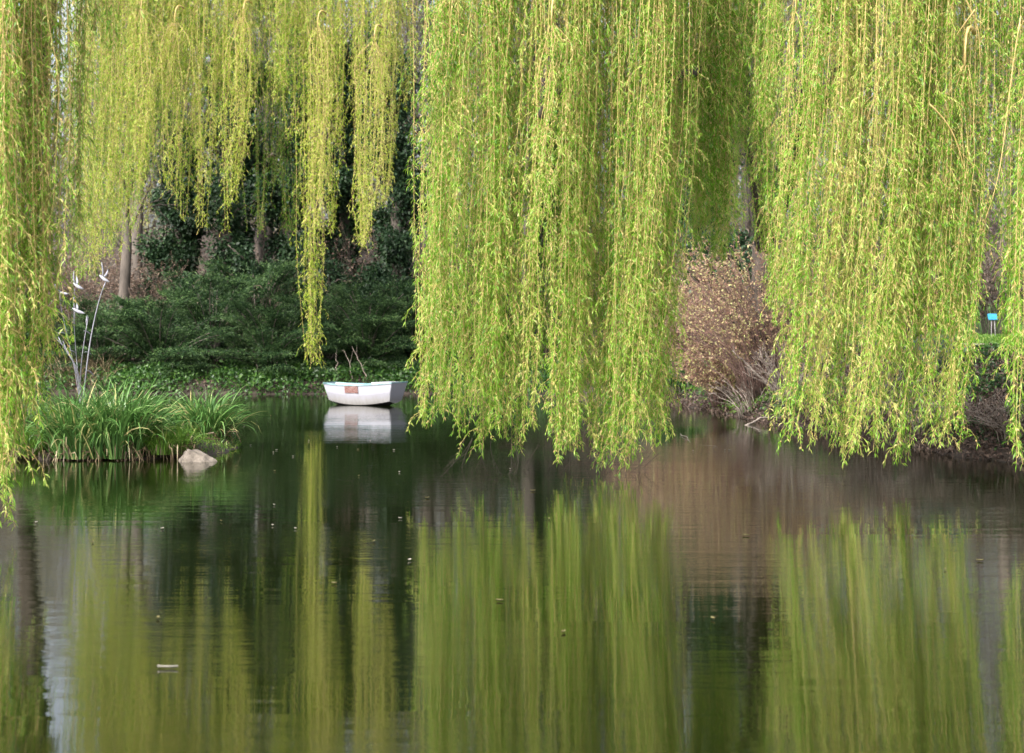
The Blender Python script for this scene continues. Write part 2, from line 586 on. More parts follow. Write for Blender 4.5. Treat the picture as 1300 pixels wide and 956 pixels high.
    return mb.build('hanging_branch', list(mats), parent)


def limb(parent, pts, r0, r1, name='limb', sides=8):
    pts = [np.asarray(p, float) for p in pts]
    # smooth Catmull-Rom
    P = [2 * pts[0] - pts[1]] + pts + [2 * pts[-1] - pts[-2]]
    c = []
    for k in range(1, len(P) - 2):
        for q in np.linspace(0, 1, 7)[:-1]:
            a, b, d, e = P[k - 1], P[k], P[k + 1], P[k + 2]
            c.append(.5 * (2 * b + (d - a) * q + (2 * a - 5 * b + 4 * d - e) * q * q + (3 * b - a - 3 * d + e) * q ** 3))
    c.append(pts[-1])
    c = np.array(c)
    c[1:-1] += rng.normal(size=(len(c) - 2, 3)) * r1 * .5
    mb = MB()
    tubes(mb, c, np.linspace(r0, r1, len(c)), sides, 0)
    o = mb.build(name, BARK, parent)
    return c


def nearest(curves, p):
    allp = np.concatenate(curves)
    d = np.linalg.norm((allp - p) * np.array([1, 1, .6]), axis=1) + np.where(allp[:, 2] < p[2] - .3, 6, 0)
    return allp[np.argmin(d)]


def willow(name, label, foot, crown_limbs, specs, group=None, **kw):
    t = tag(empty(name, (0, 0, 0)), label, 'tree', group)
    foot = np.asarray(foot, float)
    fork = foot + np.array([.15, -.1, 4.2])
    c = limb(t, [foot + (0, 0, -.3), foot + (.02, 0, 1.5), fork], .42, .27, 'trunk', 12)
    curves = [c]
    for pts, r0 in crown_limbs:
        curves.append(limb(t, [fork + (0, 0, -.25)] + pts, r0, .05))
    for s in specs:
        px0, px1, py, y, rpx, n = s[:6]
        o = dict(kw)
        if len(s) > 6:
            o.update(s[6])
        pt = o.pop('pytop', -190) + rng.uniform(-40, 30)
        y0 = y + rng.uniform(-.3, .3)
        top = at(px0, pt, y0)
        tip = at(px1, py, y)
        root = nearest(curves, top) if pt < -60 else top + np.array([.22 if px0 > px1 else -.22, .3, .5])
        hanging_branch(root, top, tip, rpx * y / F, n, t, **o)
    return t


# central and right-hand willow on the right bank
B = []
def curtain(x0, x1, tips, y, dy, step, rpx, n, leanpx=0, o=None, jit=14, skip=()):
    x = x0
    while x <= x1:
        py = float(np.interp(x, [a for a, _ in tips], [b for _, b in tips])) + 19 - abs(rng.normal(0, jit))
        yy = y + rng.uniform(-dy, dy)
        if any(a < x < b for a, b in skip):
            x += 6
            continue
        B.append((x + leanpx + rng.uniform(-8, 8), x, py, yy, rpx * rng.uniform(.8, 1.25), n, o or {}))
        x += step * rng.uniform(.8, 1.2)

ctips = [(530, 532), (541, 540), (556, 548), (566, 528), (580, 556), (596, 548), (608, 568), (636, 562), (655, 577), (672, 566), (690, 572), (706, 587), (740, 591), (768, 584), (800, 592), (826, 589), (842, 560)]
curtain(539, 838, ctips, 23.4, .6, 15, 10, 12, 20, jit=20, skip=((690, 697),))
curtain(542, 836, [(a, b - 30) for a, b in ctips], 24.9, .6, 22, 11, 10, 22, {'tintshift': -.05}, 30, skip=((688, 700),))
rtips = [(985, 560), (1003, 556), (1018, 578), (1045, 572), (1066, 588), (1110, 586), (1140, 584), (1160, 540), (1180, 568), (1204, 560), (1225, 574)]
curtain(990, 1152, rtips, 22.0, .45, 19, 9, 13, 55, jit=22, skip=((1012, 1024), (1086, 1100), (1128, 1138)))
curtain(1170, 1224, rtips, 22.4, .3, 18, 7.5, 13, 34)
curtain(996, 1235, [(a, b - 130) for a, b in rtips], 23.6, .6, 28, 10, 10, 48, {'tintshift': -.05}, 50)
# thinner strands between and beyond the two curtains
for sx, py, y, n in ((846, 350, 26, 13), (855, 310, 27.5, 13), (862, 200, 26, 10), (884, 260, 27, 12), (893, 310, 29, 14), (905, 340, 28, 14), (914, 250, 26, 12), (922, 320, 29, 14), (934, 300, 30, 11), (948, 120, 27, 8), (850, 280, 25.5, 12), (888, 330, 26, 12), (900, 280, 25.5, 12), (912, 345, 26, 12), (926, 260, 26, 11), (936, 200, 27, 9), (962, 340, 27, 14), (974, 250, 26, 12), (982, 400, 25, 14), (968, 180, 24, 11)):
    B.append((sx + 6, sx, py, y, 8, n, {}))
for sx, py, n in ((1250, 120, 6), (1264, 230, 6), (1277, 480, 9), (1290, 395, 7), (1306, 240, 8)):
    B.append((sx + 12, sx, py, 22.5, 4.5, n, {}))
B.append((1312, 1300, 590, 18.5, 7, 8, {}))
B.append((574, 531, 160, 22.6, 7, 9, {'pytop': 25}))
for a, b, py, pt in ((700, 684, 330, 15), (1010, 990, 420, 0), (1160, 1128, 470, 40), (1225, 1196, 440, 110)):
    B.append((a, b, py, 22.0, 8, 9, {'pytop': pt}))
zt = 9.6
bf = at(962, 500, 41); bf[2] = float(hgt(bf[0], bf[1]))
limbsB = [
    ([np.array([5.2, 36, 8.2]), np.array([2.6, 29, 10.2]), np.array([.2, 24.5, 9.9]), np.array([-1.9, 23.3, 9.3])], .24),
    ([np.array([5.6, 36, 8.8]), np.array([3.8, 29, 10.6]), np.array([2.4, 24.5, 9.9]), np.array([1.2, 23.4, 9.4])], .22),
    ([np.array([6.8, 35, 8.6]), np.array([6.3, 28, 10.6]), np.array([5.4, 23.5, 10.0]), np.array([4.0, 22.4, 9.2])], .24),
    ([np.array([7.6, 35, 8.8]), np.array([8.0, 28, 10.4]), np.array([7.4, 23, 9.9]), np.array([6.4, 22.2, 9.3])], .22),
    ([at(925, 80, 33), at(876, 94, 25.0), at(834, 105, 24.5)], .11),
    ([np.array([5.2, 36, 8.4]), np.array([2.4, 25.5, 10.1]), at(712, -30, 24.0), at(701, 50, 23.3), at(686, 150, 22.9)], .10),
    ([np.array([7.4, 42, 9.5]), np.array([8.6, 43, 13.0])], .2),
]
tB = willow('weeping_willow', 'large lime green weeping willow trailing two broad leafy curtains in the centre and right',
            bf, limbsB, B, leaf=(.105, .0130), gap=.0205, catk=.85)
# long bare pale shoots arching in front of the right curtain
for pts in (((1296, 20), (1284, 95), (1276, 170), (1266, 235), (1246, 292)), ((1180, 132), (1198, 150), (1212, 172), (1222, 205), (1234, 250)),
            ((1222, -10), (1236, 20), (1243, 40), (1244, 80)), ((1238, 12), (1226, 28), (1214, 45)), ((1118, 95), (1108, 130), (1100, 155))):
    p = np.array([at(a, b, 21.6 + .1 * k) for k, (a, b) in enumerate(pts)])
    q = np.linspace(0, 1, len(p)); ss = np.linspace(0, 1, 12)
    c = np.stack([np.interp(ss, q, p[:, k]) for k in range(3)], 1)
    c[1:-1] = (c[:-2] + 2 * c[1:-1] + c[2:]) / 4
    mb = MB(); tubes(mb, c, np.linspace(.012, .005, 12), 5, 0)
    P, R = grow(c[None], np.full((1, 12), .008), 3, .5, .5, -.3, .08, 5, .3, 1, .7, .5)
    tubes(mb, P, R, 3, 0)
    mb.build('bare_shoot', SHOOT, tB)
# bare dead shoots dipping into the water under the central curtain
for k in range(22):
    x = 580 + k * 11.8 + rng.uniform(-6, 6)
    y = rng.uniform(23.3, 25.0)
    a = at(x + rng.uniform(-5, 12), float(np.interp(x, [585, 760, 835], [556, 572, 576])), y)
    e = at(x + rng.uniform(-28, 8), 0, y); e[2] = rng.uniform(-.04, .03)
    c = np.stack([a + (e - a) * q + np.array([.06 * math.sin(q * 3 + k), 0, 0]) for q in np.linspace(0, 1, 6)])
    mb = MB()
    tubes(mb, c, np.linspace(.0045, .002, 6), 4, 0)
    P, R = grow(c[None], np.full((1, 6), .0035), 7, .2, .7, -.1, .1, 4, .4, 1, .7, .5)
    P[:, :, 2] = np.maximum(P[:, :, 2], -.05)
    tubes(mb, P, R, 3, 0)
    mb.build('bare_twig', BARK, tB)

# near willow at the left edge of the picture
A = []
for k in range(9):
    x = -46 + k * 12.0
    A.append((x + 5, x + rng.uniform(-4, 4), float(np.interp(x, [-40, 8, 25, 45, 70], [694, 644, 590, 520, 450])) + rng.uniform(-12, 12), 15.8 + rng.uniform(-.6, .6), 10, 14, {}))
A.append((92, 100, 345, 16.8, 8, 8, {}))
A.append((66, 66, 440, 16.3, 6, 9, {}))
A.append((108, 118, 60, 16.5, 7, 5, {}))
A.append((130, 140, 90, 16.5, 6, 4, {}))
limbsA = [([np.array([-8.6, 15, 7.6]), np.array([-6.6, 15.5, 8.2]), np.array([-4.2, 16.2, 7.9])], .2),
          ([np.array([-9.6, 16.5, 8.4]), np.array([-8.0, 17, 9.6]), np.array([-6, 17, 9.0])], .18)]
willow('weeping_willow', 'nearest weeping willow hanging its long green strands down the left edge', (-10.4, 14, float(hgt(-10.4, 14))), limbsA, A,
       leaf=(.095, .0125), gap=.022, pytop=-150)

# golden willow on the far bank
Cs = []
def far(px, py, n=7, rpx=9, y=48.0, **o):
    Cs.append((px + rng.uniform(-2, 16), px, py, y + rng.uniform(-.8, .8), rpx * 1.4, int(n * 1.4), o))
for px, py, n, rp in ((104, 330, 9, 9), (118, 355, 8, 9), (136, 335, 9, 10), (150, 300, 7, 8), (170, 250, 6, 8), (192, 200, 6, 8), (206, 120, 7, 9), (226, 262, 8, 6),
                      (238, 292, 7, 5), (256, 300, 8, 5), (268, 240, 6, 6), (291, 300, 7, 6), (304, 210, 7, 7), (318, 80, 7, 6), (346, 150, 7, 7), (360, 120, 7, 8), (372, 180, 8, 8),
                      (391, 472, 13, 5.2), (404, 250, 8, 6), (420, 305, 8, 6), (432, 190, 7, 6), (447, 60, 6, 6), (461, 330, 8, 5), (470, 300, 6, 5), (488, 270, 6, 5), (478, 160, 7, 7),
                      (505, 90, 6, 7), (521, 150, 7, 6)):
    far(px, py, n, rp)
for px in list(range(96, 318, 7)) + [352, 366, 380, 396, 412, 426, 462, 474, 486]:      # second, farther curtain
    far(px, float(np.interp(px, [90, 160, 200, 260, 330, 500], [360, 310, 225, 160, 90, 90])) + rng.uniform(-80, 40), 10, 10, 52.0, tintshift=-.08, mats=(WILLOW, SHOOT), stem=1.2)
for px, py in ((330, 305), (369, 300), (346, 240)):
    far(px, py, 10, 7, 56.0, tintshift=-.3, mats=(WILLOW, SHOOT))  # shadowed strands farther back: their shade is put into a darker leaf tint
for px, py, pt in ((176, 240, 45), (214, 250, 30), (300, 260, 20), (466, 320, 25), (482, 260, 15), (400, 300, 10)):
    far(px, py, 8, 5, 47.2, pytop=pt)
cf = at(28, 480, 60); cf[2] = float(hgt(cf[0], cf[1]))
limbsC = [([np.array([-17.5, 57, 14]), np.array([-15, 50, 17]), np.array([-12.8, 48, 14.8])], .3),
          ([np.array([-17, 57, 15.5]), np.array([-11, 49.5, 17.4]), np.array([-8.4, 48, 15.2])], .3),
          ([np.array([-16, 56, 16]), np.array([-8, 50, 18.0]), np.array([-5, 48.4, 15.6]), np.array([-3.2, 48.2, 14.8])], .3),
          ([np.array([-16.5, 58, 16]), np.array([-11, 53.5, 18]), np.array([-6, 52.5, 15.6])], .28)]
willow('weeping_willow', 'golden far bank weeping willow trailing thin yellow strands above the dark conifers', cf, limbsC, Cs,
       leaf=(.115, .022), gap=.045, catk=.5, tintshift=-.06, stem=1.4, mats=(WILLOW_FAR, SHOOT), pytop=-150, bare_top=.25, short=.4)


# ------------------------------------------------------------------ woodland behind
def bare_tree_meshes(seed, h=17.0, spring=0):
    r = np.random.default_rng(seed)
    K = 9
    z = np.linspace(-.3, h * .82, K)
    tr = np.stack([np.cumsum(r.normal(0, .16, K)), np.cumsum(r.normal(0, .16, K)), z], 1)[None]
    R = np.linspace(.24, .05, K)[None] * r.uniform(.8, 1.2)
    mt = MB(); tubes(mt, tr, R, 8, 0)
    mc = MB()
    P1, R1 = grow(tr, R, 26, h * .26, .80, .45, .16, 6, .34, 1, .5, .25, r)
    P2, R2 = grow(P1, R1, 7, h * .11, .7, .25, .2, 5, .2, 1, .55, .3, r)
    P3, R3 = grow(P2, R2, 5, h * .06, .7, .1, .2, 4, .15, 1, .6, .4, r)
    tubes(mc, P1, R1, 4, 0)
    tubes(mc, P2, np.maximum(R2, .007), 3, 0)
    tubes(mc, P3, np.maximum(R3, .006), 3, 0)
    if spring:
        i = r.integers(0, len(P3), spring)
        p, tn = sample(P3[i], r.random(spring))
        leaves(mc, p, rand_dir(spring, r), .13, .07, 1, r.random(spring))
    return mt.mesh('trunk', [WOODS]), mc.mesh('crown', [WOODS, SPRING])


def obj_of(me, name, parent):
    o = bpy.data.objects.new(name, me)
    COL.objects.link(o)
    o.parent = parent
    return o


protos = []
for k in range(4):
    mt, mc = bare_tree_meshes(100 + k, 15 + k * 1.5, spring=0 if k < 2 else 2600)
    e = empty('woodland_tree', (0, 0, 0))
    obj_of(mt, 'trunk', e); obj_of(mc, 'crown', e)
    protos.append(e)
used = [False] * 4
spots = []
for row, (y, nx) in enumerate(((66, 9), (72, 10), (79, 11), (88, 12))):
    for k in range(nx):
        pxx = -40 + (k + .5) * 1380 / nx + rng.uniform(-40, 40)
        if pxx < 120 and row < 3:
            continue
        spots.append((pxx, y + rng.uniform(-2.5, 2.5) + (6 if row == 0 and 190 < pxx < 560 else 0)))
for k, (pxx, y) in enumerate(spots):
    x = (pxx - 650) * y / F
    q = k % 4
    loc = (x, y, float(hgt(x, y)))
    s = rng.uniform(.8, 1.2)
    if used[q]:
        e = copy_thing(protos[q], loc, rng.uniform(0, 6.28), s)
    else:
        e = protos[q]; used[q] = True
        e.location = loc; e.scale = (s, s, s)
    spring = q >= 2
    tag(e, 'slender tree with hazy pale spring leaves in the wood behind the pond' if spring else 'slender bare grey brown tree in the wood behind the pond', 'tree', 'spring leaf woodland trees' if spring else 'bare woodland trees')

# far wood that reads as one mass
N = 120000
x = rng.uniform(-48, 48, N); y = rng.uniform(92, 122, N)
z = 7 + (rng.random(N) ** 1.35) * (19 + 3 * np.sin(x * .35) + 3 * np.sin(x * .9 + 1)) * (1 - .5 * sm(.24, .30, -x / y))
mb = MB()
d = rand_dir(N) + np.array([0, 0, .7])
leaves(mb, np.stack([x, y, z], 1), d, rng.uniform(.5, 1.5, N), rng.uniform(.04, .14, N), 0, rng.random(N))
mb.build('distant_wood', leaf_mat('distant_twigs', [(0, (.09, .075, .06)), (.5, (.18, .155, .13)), (.8, (.21, .20, .10)), (1, (.26, .27, .11))], .1, .02))
tag(bpy.data.objects['distant_wood'], kind='stuff')


def clumps(mb, centers, rads, per, length, width, mat=0, up=.2, seed=1, flat=1.0, bend=.2):
    r = np.random.default_rng(seed)
    n = len(centers) * per
    c = np.repeat(np.asarray(centers), per, 0); R = np.repeat(np.asarray(rads), per)[:, None]
    d = rand_dir(n, r)
    pos = c + d * R * (r.random(n) ** .45)[:, None] * np.array([1, 1, flat])
    ct = np.repeat(r.normal(0, .13, len(centers)), per)
    leaves(mb, pos, d + np.array([0, 0, up]) + r.normal(size=(n, 3)) * .4, length * r.uniform(.7, 1.3, n), width * r.uniform(.7, 1.3, n), mat,
           np.clip(.45 + ct + r.normal(0, .2, n), 0, 1), bend=bend)


# ivy-clad evergreens on the far bank
def ivy_tree(label, px, y, h, w, seed):
    r = np.random.default_rng(seed)
    x = (px - 650) * y / F
    e = tag(empty('ivy_clad_tree', (x, y, float(hgt(x, y)))), label, 'tree', 'dark ivy clad trees')
    K = 8
    tr = np.stack([np.cumsum(r.normal(0, .12, K)), np.cumsum(r.normal(0, .12, K)), np.linspace(-.3, h, K)], 1)[None]
    R = np.linspace(.32, .1, K)[None]
    mb = MB(); tubes(mb, tr, R, 8, 0); mb.build('trunk', WOODS, e)
    P, RR = grow(tr, R, 22, w * .9, 1.1, .1, .2, 5, .04, 1, .4, .3, r)
    mb = MB(); tubes(mb, P, RR, 4, 1)
    n = 190
    i = r.integers(0, len(P), n)
    p, _ = sample(P[i], r.random(n) ** .6)
    q, _ = sample(np.repeat(tr, 70, 0), r.random(70))
    c = np.concatenate([p, q + r.normal(size=(70, 3)) * .35])
    clumps(mb, c, r.uniform(.3, .75, len(c)), 110, .16, .12, 0, -.1, seed)
    mb.build('crown', [IVY, WOODS], e)


ivy_tree('dark ivy covered tree behind the conifers, left of the long golden strand', 285, 66.5, 12.5, 3.4, 1)
ivy_tree('dark ivy covered tree half hidden right behind the long golden strand', 372, 67.5, 13.5, 3.4, 2)
ivy_tree('dark ivy covered tree next to the left edge of the central willow curtain', 505, 66, 12.5, 3.0, 3)
ivy_tree('narrow ivy covered tree behind the brown undergrowth at left', 225, 69, 9, 1.9, 4)
ivy_tree('ivy covered tree seen through the gap between the two willow curtains', 905, 64, 10, 2.8, 5)
ivy_tree('ivy covered tree behind the middle of the central willow curtain', 690, 66, 12, 3.4, 6)
ivy_tree('ivy covered tree above the boat, behind the hanging golden strands', 440, 69, 12.5, 3.0, 7)


def ivy_bush(label, px, y, h, w, seed):
    r = np.random.default_rng(seed)
    x = (px - 650) * y / F
    e = tag(empty('evergreen_bush', (x, y, float(hgt(x, y)))), label, 'bush', 'dark evergreen bushes under the trees')
    mb = MB()
    tr = np.stack([np.zeros(5), np.zeros(5), np.linspace(-.2, h * .5, 5)], 1)[None]
    P, RR = grow(tr, np.full((1, 5), .06), 24, w, 1.0, .25, .15, 5, .1, 1, .6, .4, r)
    tubes(mb, P, RR, 4, 0); mb.build('stems', WOODS, e)
    c, _ = sample(np.repeat(P, 6, 0), r.uniform(.3, 1, len(P) * 6))
    mb = MB(); clumps(mb, c, r.uniform(.25, .6, len(c)), 90, .15, .10, 0, -.1, seed); mb.build('foliage', IVY, e)


for k, (px, y, h, w, lb) in enumerate(((250, 65, 3.4, 1.8, 'dark evergreen bush left of the tallest conifer'), (320, 67.5, 4.6, 2.2, 'tall dark evergreen bush behind the tallest conifer'),
                                       (420, 66, 4.0, 2.2, 'dark evergreen bush right of the long golden strand'), (475, 65, 3.2, 2.0, 'dark evergreen bush above the middle of the boat'),
                                       (525, 64.5, 4.2, 2.0, 'dark evergreen bush at the left edge of the central curtain'), (895, 58, 3.2, 1.8, 'dark evergreen bush behind the budding shrubs'),
                                       (965, 50, 4.0, 1.6, 'dark evergreen bush beside the trunk of the large willow'))):
    ivy_bush(lb, px, y, h, w, 200 + k)


# spreading dark conifers
def conifer_mesh(seed, R=2.4, H=2.6):
    r = np.random.default_rng(seed)
    mw, mf = MB(), MB()
    nb = 40
    P = []
    for k in range(nb):
        az = r.uniform(0, 2 * pi); el = (.06, .32, .58, .85, 1.15)[k % 5] + r.uniform(-.05, .05); L = R * r.uniform(.65, 1.08) * (1 if el < .8 else .85)
        s = np.linspace(0, 1, 7)
        hor = L * np.cos(el * .8) * s
        zz = H * np.sin(el) * (s - .32 * s ** 2.4) * 1.15 + .15
        P.append(np.stack([hor * np.cos(az + .2 * s), hor * np.sin(az + .2 * s), zz], 1))
    P = np.array(P)
    tubes(mw, P, np.linspace(.035, .01, 7)[None].repeat(nb, 0), 4, 0)
    # flat sprays along every bough
    n = nb * 17
    i = np.repeat(np.arange(nb), 17)
    t = r.uniform(.12, 1.0, n)
    p, tan = sample(P[i], t)
    per = 50
    pp = np.repeat(p, per, 0); tt = np.repeat(tan, per, 0)
    m = len(pp)
    side = unit(np.cross(tt, np.array([0, 0, 1.0])))
    a = r.uniform(-1, 1, m)[:, None]
    l = r.uniform(0, .65, m)[:, None]
    spray = unit(tt * 1.0 + side * a * 1.2)
    pos = pp + spray * l + np.array([0, 0, 1]) * (-.30 * l * l + .03 + r.normal(0, .025, m)[:, None])
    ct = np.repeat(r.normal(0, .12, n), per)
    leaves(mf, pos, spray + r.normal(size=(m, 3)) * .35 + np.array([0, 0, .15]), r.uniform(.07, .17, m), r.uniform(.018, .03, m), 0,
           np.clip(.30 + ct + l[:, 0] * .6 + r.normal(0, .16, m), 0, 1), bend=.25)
    return mw.mesh('branches', [WOODS]), mf.mesh('foliage', [JUNIPER])


cm = [conifer_mesh(11), conifer_mesh(12, 2.6, 2.4), conifer_mesh(13, 2.2, 3.0)]
con = [(128, 60.5, .95, 0, 'low dark spreading conifer behind the tall bird sculpture'), (205, 60, 1.05, 1, 'dark spreading conifer above the small sedge clump'),
       (270, 61.5, 1.1, 2, 'dark spreading conifer midway between sculpture and long golden strand'), (322, 64, 1.2, 2, 'tallest dark conifer, in front of the ivy covered trees'),
       (345, 59.5, .95, 0, 'dark spreading conifer just left of the long golden strand'), (415, 61, 1.05, 1, 'dark spreading conifer behind the left end of the white boat'),
       (470, 60.5, 1.0, 2, 'dark spreading conifer above the middle of the white boat'), (525, 61.5, 1.1, 0, 'dark spreading conifer at the left fringe of the central willow curtain'),
       (60, 61, .85, 1, 'low dark conifer behind the strands at the left edge'), (600, 62, 1.0, 1, 'dark conifer hidden behind the central willow curtain')]
for px, y, s, k, lb in con:
    y = y - 1.2 if y < 61.2 else y
    x = (px - 650) * y / F
    e = tag(empty('spreading_conifer', (x, y, float(hgt(x, y)) - .05), rng.uniform(0, 6.28)), lb, 'conifer', 'dark spreading conifers on the far bank')
    e.scale = (s * 1.2, s * 1.2, s * 1.3)
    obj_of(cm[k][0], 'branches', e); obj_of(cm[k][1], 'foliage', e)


# twiggy shrubs
def shrub(name, label, loc, nst, h, spread, mats, leaf, per, seed, group=None, up=.35, stem_r=.012, lean=(0, 0), side=4, cat='shrub', tb=0.0):
    r = np.random.default_rng(seed)
    e = tag(empty(name, loc), label, cat, group)
    az = r.uniform(0, 2 * pi, nst); el = r.uniform(.15, 1.0, nst) ** .7
    b = np.stack([np.cos(az), np.sin(az), np.zeros(nst)], 1)
    base = b * r.uniform(0, .25, nst)[:, None] * spread
    K = 7
    P = []
    for s in np.linspace(0, 1, K):
        P.append(base + b * (spread * (1.05 - .75 * el) * (s ** 1.3))[:, None] + np.array([lean[0], lean[1], 0]) * s ** 1.4 * h
                 + np.array([0, 0, 1]) * ((h * (.25 + .75 * el)) * (s - .22 * s ** 3) * 1.25)[:, None] + r.normal(size=(nst, 3)) * .04 * s * h * .5)
    P = np.stack(P, 1)
    P[:, 0, 2] = -.15
    mb = MB()
    tubes(mb, P, np.linspace(1, .3, K)[None] * r.uniform(.7, 1.3, nst)[:, None] * stem_r, 4, 0)
    P2, R2 = grow(P, np.full((nst, K), stem_r * .8), side, h * .28, .6, up, .15, 5, .2, 1, .6, .4, r)
    tubes(mb, P2, R2, 3, 0)
    mb.build('stems', mats[1], e)
    if per:
        n = len(P2) * per
        i = np.repeat(np.arange(len(P2)), per)
        p, tn = sample(P2[i], r.random(n))
        mb = MB()
        leaves(mb, p, tn + rand_dir(n, r) * .9, leaf[0] * r.uniform(.6, 1.3, n), leaf[1] * r.uniform(.6, 1.3, n), 0, np.clip(r.random(n) + tb, 0, 1))
        mb.build('foliage', mats[0], e)
    return e


def on(px, y, dz=0.0):
    x = (px - 650) * y / F
    return (x, y, float(hgt(x, y)) + dz)


REDSTEM = noise_mat('red_brown_stem', [(0.3, (.12, .07, .06)), (0.7, (.26, .17, .14))], 9, .8, 0)
shrub('budding_shrub', 'large reddish brown shrub with yellow buds overhanging the water between the curtains', on(980, 40.5), 250, 3.9, 3.4, (BUD, REDSTEM), (.078, .04), 20, 21, lean=(-.22, -.16))
shrub('budding_shrub', 'smaller reddish budding shrub behind the big one, close to the central curtain', on(875, 50), 150, 3.2, 2.6, (BUD, REDSTEM), (.10, .055), 16, 22, lean=(-.1, -.05))
shrub('brown_shrub', 'russet brown undergrowth shrub behind the bird sculpture', on(120, 68), 70, 3.6, 3.4, (RUSSET, WOODS), (.12, .045), 22, 31, 'russet undergrowth shrubs')
shrub('brown_shrub', 'russet brown undergrowth shrub left of the ivy covered trees', on(190, 67), 70, 3.4, 3.0, (RUSSET, WOODS), (.12, .045), 20, 32, 'russet undergrowth shrubs')
shrub('brown_shrub', 'russet brown shrub at the foot of the wood behind the left strands', on(50, 67), 60, 3.4, 3.2, (RUSSET, WOODS), (.12, .045), 18, 33, 'russet undergrowth shrubs')
shrub('brown_shrub', 'grey brown shrub above the conifers beside the central curtain', on(455, 68), 70, 4.4, 3.0, (RUSSET, WOODS), (.13, .05), 10, 34, 'russet undergrowth shrubs')
shrub('budding_shrub', 'low outer budding shrub drooping to the waterline beside the central curtain', on(925, 42.8), 130, 1.5, 1.8, (BUD, REDSTEM), (.085, .045), 14, 23, lean=(-.25, -.15))
shrub('dark_red_shrub', 'small dark red shrub on the lawn seen through the right curtain', on(1165, 43), 50, 1.7, 1.5, (DARKRED, REDSTEM), (.09, .05), 22, 41)
shrub('grey_leaved_shrub', 'blue green bushy plant on the right bank below the path', on(1192, 32.6), 60, .9, .6, (BLUEGREEN, TWIG), (.08, .018), 26, 42)
shrub('brown_hedge_shrub', 'brown leafless shrub beyond the lawn at the right edge', on(1262, 53), 90, 3.2, 2.8, (LITTER, WOODS), (.12, .06), 18, 43, 'brown shrubs beyond the lawn')
shrub('brown_hedge_shrub', 'brown shrub beyond the lawn half hidden by the right curtain', on(1130, 55), 90, 3.6, 3.0, (LITTER, WOODS), (.12, .06), 18, 44, 'brown shrubs beyond the lawn')
shrub('brown_hedge_shrub', 'outermost brown shrub beyond the lawn', on(1340, 52), 90, 3.4, 2.8, (LITTER, WOODS), (.12, .06), 18, 45, 'brown shrubs beyond the lawn')
shrub('bare_shrub', 'tangle of pale bare stems at the water below the budding shrub', on(1005, 37.8), 70, 1.7, 1.5, (LITTER, TWIG), (.07, .03), 3, 46, lean=(.1, -.3))
shrub('bare_shrub', 'low tangle of bare grey twigs at the waterline behind the right curtain', on(1105, 32.4), 60, 1.2, 1.2, (LITTER, TWIG), (.06, .03), 3, 47, lean=(0, -.3))
shrub('bare_shrub', 'low grey bramble tangle at the waterline of the right bank', on(1180, 29.8), 70, .8, 1.1, (LITTER, TWIG), (.06, .03), 4, 48, lean=(-.1, -.5))
shrub('bare_shrub', 'grey twig tangle at the waterline near the right edge of the picture', on(1238, 28.2), 80, .75, 1.1, (LITTER, TWIG), (.06, .03), 4, 50, lean=(-.1, -.6))
shrub('bare_shrub', 'twig tangle at the foot of the bank in the right hand corner', on(1290, 26.6), 80, .7, 1.1, (LITTER, TWIG), (.06, .03), 4, 55, lean=(-.1, -.6))
shrub('bare_shrub', 'grey twigs trailing into the water under the budding shrub', on(955, 39.4), 26, .9, 1.4, (LITTER, TWIG), (.06, .03), 3, 56, lean=(-.3, -.5))
shrub('green_shrub', 'low green bush at the water left of the budding shrub', on(868, 47.8), 70, 1.0, 1.5, (HERB, TWIG), (.12, .07), 16, 49)


# low growth too fine to count
def scatter(region, n, accept):
    x = rng.uniform(region[0], region[1], n); y = rng.uniform(region[2], region[3], n)
    d = shore_dist(x, y)
    k = accept(x, y, d)
    return x[k], y[k], d[k]


def cover(name, mat, region, n, accept, h, leaf, blades=False):
    x, y, d = scatter(region, n, accept)
    m = len(x)
    z = hgt(x, y)
    patchy = .35 + .65 * (np.sin(x * 1.9 + y) * np.sin(y * 1.3 - x * .7) * .5 + .5)
    p = np.stack([x, y, z + rng.random(m) * h * patchy * (0 if blades else 1)], 1)
    mb = MB()
    dirs = rng.normal(size=(m, 3)) * (.35 if blades else .9) + np.array([0, 0, 1.0 if blades else .5])
    leaves(mb, p, dirs, leaf[0] * rng.uniform(.6, 1.3, m), leaf[1] * rng.uniform(.7, 1.3, m), 0, rng.random(m), bend=.3)
    return tag(mb.build(name, mat), kind='stuff')


cover('bank_herbs', HERB, (-20, 4.6, 54.5, 60.5), 60000, lambda x, y, d: (d > -.05) & (d < 3.2) & (np.sin(x * 1.3) + np.sin(x * 3.1 + 2) * .6 + rng.normal(0, .6, len(x)) > -.9), .6, (.14, .09))
cover('leaf_litter', LITTER, (-24, 8, 55, 82), 42000, lambda x, y, d: d > .1, .06, (.16, .09))
cover('bank_ivy', IVY, (3.4, 13, 24, 54), 80000, lambda x, y, d: (d > .15) & (d < 2.7) & (np.sin(x * 2.3 + y) + rng.normal(0, .7, len(x)) > .1), .35, (.08, .055))
cover('bank_litter', LITTER, (3.4, 13, 22, 55), 190000, lambda x, y, d: (d > -.12) & (d < 2.9), .2, (.11, .04))
cover('undergrowth', leaf_mat('dead_undergrowth', [(0, (.05, .04, .033)), (.5, (.14, .105, .085)), (.8, (.20, .15, .12)), (1, (.12, .14, .05))], .15, .02), (-30, 30, 61, 80), 60000,
      lambda x, y, d: d > 5, 3.4, (.42, .035))
cover('lawn_grass', GRASS, (10.5, 20, 33, 56), 50000, lambda x, y, d: (d > 3.3) & ((y < 35.7) | (y > 37.8)), .05, (.12, .02), True)
cover('dry_grass', DRY, (-21, -14.5, 54.5, 60), 2200, lambda x, y, d: (d > 0) & (d < 3.5), 1.0, (1.0, .022), True)

